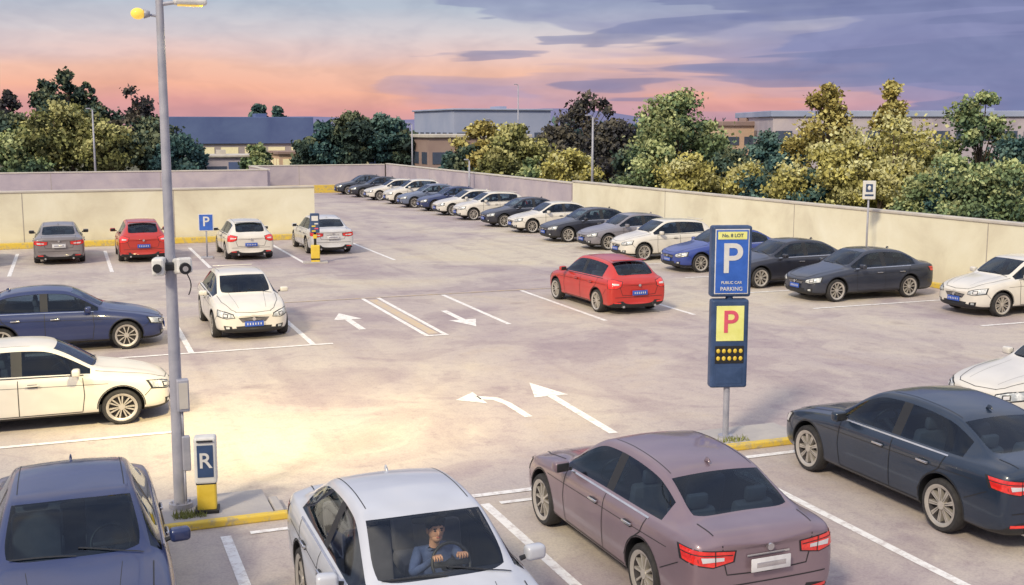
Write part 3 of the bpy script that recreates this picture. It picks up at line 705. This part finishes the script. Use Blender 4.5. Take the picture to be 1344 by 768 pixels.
# ------------------------------------------------------------ trees
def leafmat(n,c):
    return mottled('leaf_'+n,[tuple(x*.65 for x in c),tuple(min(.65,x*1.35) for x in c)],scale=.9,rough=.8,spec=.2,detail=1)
LM={'dg':[leafmat('dg1',(.030,.052,.048)),leafmat('dg2',(.062,.098,.078)),leafmat('dg3',(.14,.165,.10))],  # each palette runs from shaded to lit leaf colour
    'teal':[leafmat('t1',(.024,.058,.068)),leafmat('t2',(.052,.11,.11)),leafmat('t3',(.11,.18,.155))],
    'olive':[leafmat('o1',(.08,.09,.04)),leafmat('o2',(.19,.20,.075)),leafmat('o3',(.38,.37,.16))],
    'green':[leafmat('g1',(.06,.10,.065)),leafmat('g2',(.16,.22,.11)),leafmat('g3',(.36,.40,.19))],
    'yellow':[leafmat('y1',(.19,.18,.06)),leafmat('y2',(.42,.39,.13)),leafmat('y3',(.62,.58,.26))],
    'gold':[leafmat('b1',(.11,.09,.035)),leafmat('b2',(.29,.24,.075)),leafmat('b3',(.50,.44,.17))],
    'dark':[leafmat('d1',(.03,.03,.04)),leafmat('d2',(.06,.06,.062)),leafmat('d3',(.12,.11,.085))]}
M_BARK=mottled('bark',[(.05,.035,.03),(.11,.08,.06)],scale=3,rough=1)
def tree(name,x,y,h,rx,pal,density=1.0,shape='round',leaf=.2,base=.28,seed=None,clumps=30):
    R=np.random.default_rng(seed if seed is not None else int(abs(x*31+y*17))%9999)
    bm=bmesh.new()
    lean=R.normal(0,.03,2)*h
    top=Vector((lean[0],lean[1],h*.86))
    cyl(bm,(0,0,0),(top.x*.5,top.y*.5,h*.5),max(.08,h*.022),h*.014,0,8,False); cyl(bm,(top.x*.5,top.y*.5,h*.5),tuple(top),h*.014,.02,0,8,False)
    zc0=h*base; cl=[]
    for k in range(clumps):
        u=R.random(); z=zc0+(h*.97-zc0)*u
        if shape=='round': prof=math.sin(math.pi*min(1,max(.05,.12+u*.88)))**.6
        elif shape=='cone': prof=(1-u)**.7*.95+.06
        elif shape=='bush': prof=(1-u**2)**.5
        else: prof=.5+.5*math.sin(math.pi*u)
        a=R.random()*6.283; r=rx*prof*math.sqrt(R.random())*.95
        c=np.array([top.x*u+r*math.cos(a),top.y*u+r*math.sin(a),z])
        s=(.22+.30*R.random())*rx*(.55+.45*prof)
        s=min(s,h*.20)
        cl.append((c,s,a,u,r/(rx*prof+.01)))
        if k%2==0 or shape=='sparse':
            z0=max(h*.2,z*.62); cyl(bm,(top.x*z0/h,top.y*z0/h,z0),tuple(c),h*.008,.012,0,5,False)
    tb=bpy.data.meshes.new('x'); bm.to_mesh(tb); bm.free()
    V=[tuple(v.co) for v in tb.vertices]; F=[tuple(p.vertices) for p in tb.polygons]; MI=[0]*len(F)
    bpy.data.meshes.remove(tb)
    PV=[np.array(V)]; nv=len(V)
    for (c,s,a,u,q) in cl:
        n=int(290*density*(s/(.45*rx))**1.2)+30
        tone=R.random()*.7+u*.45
        d=R.normal(size=(n,3)); d/=np.linalg.norm(d,axis=1)[:,None]
        rr=s*(R.random(n)**.45)*(1+.26*R.normal(size=n))
        pos=c+d*rr[:,None]*np.array([1,1,.72])
        t1=R.normal(size=(n,3)); t1/=np.linalg.norm(t1,axis=1)[:,None]
        t2=np.cross(t1,R.normal(size=(n,3))); t2/=np.linalg.norm(t2,axis=1)[:,None]
        ls=(leaf*(.5+R.random(n)))[:,None]
        A=t1*ls*.55; Bq=t2*ls
        q4=np.stack([pos-A,pos-Bq*.7+A*.1,pos+A,pos+Bq*.7],axis=1).reshape(-1,3); PV.append(q4)
        F+=[(nv+4*i,nv+4*i+1,nv+4*i+2,nv+4*i+3) for i in range(n)]; nv+=4*n
        w=tone+.25*d[:,2]+R.normal(size=n)*.12  # top light painted in: paler leaves high in the crown and on clump tops
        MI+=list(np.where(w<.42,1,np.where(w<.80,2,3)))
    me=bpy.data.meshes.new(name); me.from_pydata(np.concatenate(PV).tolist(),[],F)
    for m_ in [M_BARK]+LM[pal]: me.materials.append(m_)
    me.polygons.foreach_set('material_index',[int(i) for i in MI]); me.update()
    ob=bpy.data.objects.new(name,me); link(ob); ob.location=(x,y,0); return ob
def T(px,ytop,f,wpx,pal,name='tree',**k):
    t=(px-672)/1500
    if px>505:
        wf=26.2/(.3616+.9323*t) if px>540 else 96
        f=max(f,(wf+1.2)/(1-wpx/2/1500*1.15))
    x,y=fx(px,f); h=5+(168-ytop)/1500*f; rx=wpx/2/1500*f
    kw=dict(leaf=.0023*f); kw.update(k)
    return tree(name,x,y,h,rx,pal,**kw)
T(15,140,92,90,'dg',seed=1); T(20,118,94,55,'dark',shape='cone',density=.6,seed=2,name='pine_tree'); T(62,98,96,70,'dg',shape='cone',density=.7,seed=3,name='pine_tree'); T(100,94,98,60,'dg',shape='cone',density=.7,seed=4,name='pine_tree')
T(80,135,90,120,'olive',seed=5,density=1.2); T(135,140,92,80,'dg',seed=6); T(128,101,100,46,'dg',shape='cone',density=.5,seed=26,name='pine_tree'); T(188,116,92,60,'dark',shape='sparse',density=.35,seed=7); T(150,165,88,80,'olive',seed=8); T(205,160,90,90,'dg',seed=9); T(240,175,88,70,'teal',seed=10); T(35,170,88,100,'green',seed=11,density=1.2)
T(340,192,98,42,'green',name='shrub',shape='bush',seed=12)
T(338,139,140,34,'teal',seed=13); T(366,141,140,28,'teal',seed=14)
for i,(px,yt,w) in enumerate(((408,182,50),(432,165,56),(468,150,70),(505,152,66),(530,172,50),(560,185,44))): T(px,yt,112,w,'teal' if i%2 else 'dg',seed=20+i,density=1.1)
T(632,162,84,72,'gold',seed=30); T(680,166,80,80,'olive',seed=31); T(615,192,78,60,'dg',seed=38); T(655,195,74,70,'olive',seed=39); T(590,200,86,40,'teal',seed=53)
T(768,122,86,84,'dark',shape='sparse',density=.45,seed=32); T(730,165,84,66,'dark',seed=33); T(800,162,80,90,'dark',seed=34); T(745,195,64,74,'yellow',seed=35); T(706,205,70,54,'green',seed=36); T(838,175,66,70,'dg',seed=37)
T(888,124,60,120,'green',seed=40,density=1.2,clumps=44); T(860,185,56,90,'green',seed=41); T(925,160,62,66,'green',seed=45); T(900,202,54,100,'yellow',seed=42); T(960,196,56,90,'dg',seed=43); T(1010,176,64,90,'teal',seed=44)
T(1080,108,50,100,'gold',seed=50,density=1.1,clumps=38); T(1078,190,46,120,'yellow',seed=51); T(1168,106,50,84,'gold',shape='cone',seed=52,density=1.1,clumps=38); T(1172,152,46,150,'yellow',seed=54,density=1.2,clumps=40); T(1020,205,48,90,'teal',seed=55); T(1125,185,44,90,'yellow',seed=56)
T(1285,120,46,96,'green',seed=60,density=1.1,clumps=36); T(1240,205,40,110,'green',seed=61); T(1335,165,44,90,'teal',seed=62); T(1330,215,38,120,'green',seed=63); T(1225,195,50,90,'dg',seed=64); T(1290,225,38,130,'green',seed=65)
PALS=['yellow','dg','teal','olive','yellow','green','teal','green','dg']
for i,px in enumerate(range(975,1350,45)): T(px,222+random.randint(-8,10),40,78,PALS[i],name='shrub',shape='bush',base=.1,seed=80+i)
bmv=[];bf=[];bmi=[]
R=np.random.default_rng(5)
for i in range(300):
    a=rad(-35+i*.37); rr_=170+R.random()*30; h=4.2+R.random()*2.4; cx,cy=rr_*math.sin(a),rr_*math.cos(a)
    for k in range(110):
        d=R.normal(size=3); d/=np.linalg.norm(d); p=np.array([cx,cy,h*.55])+d*np.array([2.4,2.4,h*.45])*R.random()**.4
        t1=R.normal(size=3)*.32;t2=R.normal(size=3)*.32; n0=len(bmv); bmv+=[tuple(p-t1),tuple(p-t2),tuple(p+t1),tuple(p+t2)]; bf.append((n0,n0+1,n0+2,n0+3)); bmi.append(int(R.integers(0,3)))
me=bpy.data.meshes.new('distant_trees'); me.from_pydata(bmv,[],bf)
for m_ in LM['teal']: me.materials.append(m_)
me.polygons.foreach_set('material_index',bmi); link(bpy.data.objects.new('distant_trees',me))

# ------------------------------------------------------------ world (dusk sky)
SUN_AZ_DIR=Vector((-.62,-.52,.0)).normalized(); SUN_EL=38
w=bpy.data.worlds.new('World'); sc.world=w; w.use_nodes=True; N=w.node_tree.nodes; L=w.node_tree.links; N.clear()
out=N.new('ShaderNodeOutputWorld'); bg=N.new('ShaderNodeBackground'); L.new(bg.outputs[0],out.inputs[0])
tc=N.new('ShaderNodeTexCoord'); sep=N.new('ShaderNodeSeparateXYZ'); L.new(tc.outputs['Generated'],sep.inputs[0])
def M(op,a,b=0,c=None):
    n=N.new('ShaderNodeMath'); n.operation=op
    for i,v in enumerate((a,b,c)):
        if v is None: continue
        if isinstance(v,(int,float)): n.inputs[i].default_value=v
        else: L.new(v,n.inputs[i])
    return n.outputs[0]
right=M('ADD',M('MULTIPLY',sep.outputs[0],.9323),M('MULTIPLY',sep.outputs[1],-.3616))
fwd=M('ADD',M('MULTIPLY',sep.outputs[0],.3616),M('MULTIPLY',sep.outputs[1],.9323))
z=sep.outputs[2]
def cvec(sx,sz,ox=0,tilt=0):
    cb=N.new('ShaderNodeCombineXYZ'); L.new(M('ADD',M('MULTIPLY',right,sx),ox),cb.inputs[0]); L.new(M('ADD',M('MULTIPLY',z,sz),M('MULTIPLY',right,tilt)),cb.inputs[1]); L.new(fwd,cb.inputs[2]); return cb.outputs[0]
n1=noise(1.0,4,.4,.5,cvec(2.6,17,2.1,-.6)); n2=noise(1.0,3,.4,.5,cvec(3.6,42,7.3,-1.0)); n3=noise(1.0,3,.3,.6,cvec(16,40,3.3))
zz=M('ADD',z,M('MULTIPLY',M('SUBTRACT',n1,.5),.030))
grad=ramp(M('MULTIPLY',zz,5.0),[(0.0,(.60,.32,.36)),(.08,(.74,.36,.34)),(.16,(.88,.46,.34)),(.24,(.86,.52,.41)),(.30,(.78,.57,.54)),(.38,(.67,.61,.64)),(.50,(.46,.52,.62)),(.75,(.36,.44,.58)),(1.0,(.5,.55,.7))])
cf=M('ADD',M('ADD',n2,M('MULTIPLY',right,.45)),M('MULTIPLY',z,.9))
cf2=M('ADD',M('ADD',n1,M('MULTIPLY',right,.60)),M('MULTIPLY',n3,.06))
k1=ramp(cf2,[(.56,(0,0,0)),(.585,(.40,.40,.40)),(.68,(.65,.65,.65)),(.70,(.85,.85,.85))])
k2=ramp(cf,[(.66,(0,0,0)),(.68,(.55,.55,.55)),(.85,(.9,.9,.9))])
# big periwinkle bank, upper right
cf3=M('ADD',M('ADD',M('MULTIPLY',right,1.5),M('MULTIPLY',z,6.0)),M('MULTIPLY',M('SUBTRACT',n1,.5),1.6))
k3=ramp(cf3,[(.54,(0,0,0)),(.57,(.45,.45,.45)),(.74,(.62,.62,.62)),(.765,(.85,.85,.85))])
lav=mix(M('MULTIPLY',z,9.0),(.48,.33,.46),(.34,.36,.52))
s1=mix(k1,grad,lav)
s1b=mix(k3,s1,(.22,.25,.46))
s2=mix(k2,s1b,(.19,.22,.40))
pap=ramp(n3,[(.35,(.91,.91,.93)),(.6,(1.06,1.05,1.03))])
s3=mix(1.0,s2,pap,'MULTIPLY')
up=N.new('ShaderNodeMapRange'); up.inputs[1].default_value=.14; up.inputs[2].default_value=.50; L.new(z,up.inputs[0])
sky=N.new('ShaderNodeTexSky'); sky.sky_type='NISHITA'; sky.sun_disc=False; sky.sun_elevation=rad(SUN_EL); sky.sun_rotation=math.atan2(SUN_AZ_DIR.x,SUN_AZ_DIR.y)
skyd=mix(1.0,sky.outputs[0],(.04,.04,.04),'MULTIPLY')
nd=noise(2.6,4,.5,.6,tc.outputs['Generated'])
domec=ramp(nd,[(.36,(.42,.48,.68)),(.50,(.70,.72,.84)),(.62,(1.0,.90,.82))])
dome=mix(1.0,domec,skyd,'ADD')
s4=mix(up.outputs[0],s3,dome)
L.new(s4,bg.inputs['Color']); bg.inputs['Strength'].default_value=1.0

sun=bpy.data.lights.new('sun','SUN'); sun.energy=2.9; sun.angle=rad(8); sun.color=(1,.86,.62)
so=link(bpy.data.objects.new('sun',sun)); el=rad(SUN_EL); dirv=Vector((SUN_AZ_DIR.x*math.cos(el),SUN_AZ_DIR.y*math.cos(el),math.sin(el)))
so.rotation_euler=dirv.to_track_quat('Z','Y').to_euler()
sp=bpy.data.lights.new('lamp_light','SPOT'); sp.energy=5200; sp.color=(1,.80,.38); sp.spot_size=rad(104); sp.spot_blend=1; sp.shadow_soft_size=.3
spo=link(bpy.data.objects.new('lamp_light',sp)); spo.location=(1.53,14.95,6.44); spo.rotation_euler=(Vector((1.53,14.95,6.44))-Vector((5.2,23.0,0))).to_track_quat('Z','Y').to_euler()

cam=bpy.data.cameras.new('camera'); co=link(bpy.data.objects.new('camera',cam)); co.location=(0,0,5); co.rotation_euler=(rad(90-8.2),0,rad(-21.2)); cam.lens=40.18; cam.sensor_width=36; cam.clip_end=5000; cam.clip_start=.1
sc.camera=co
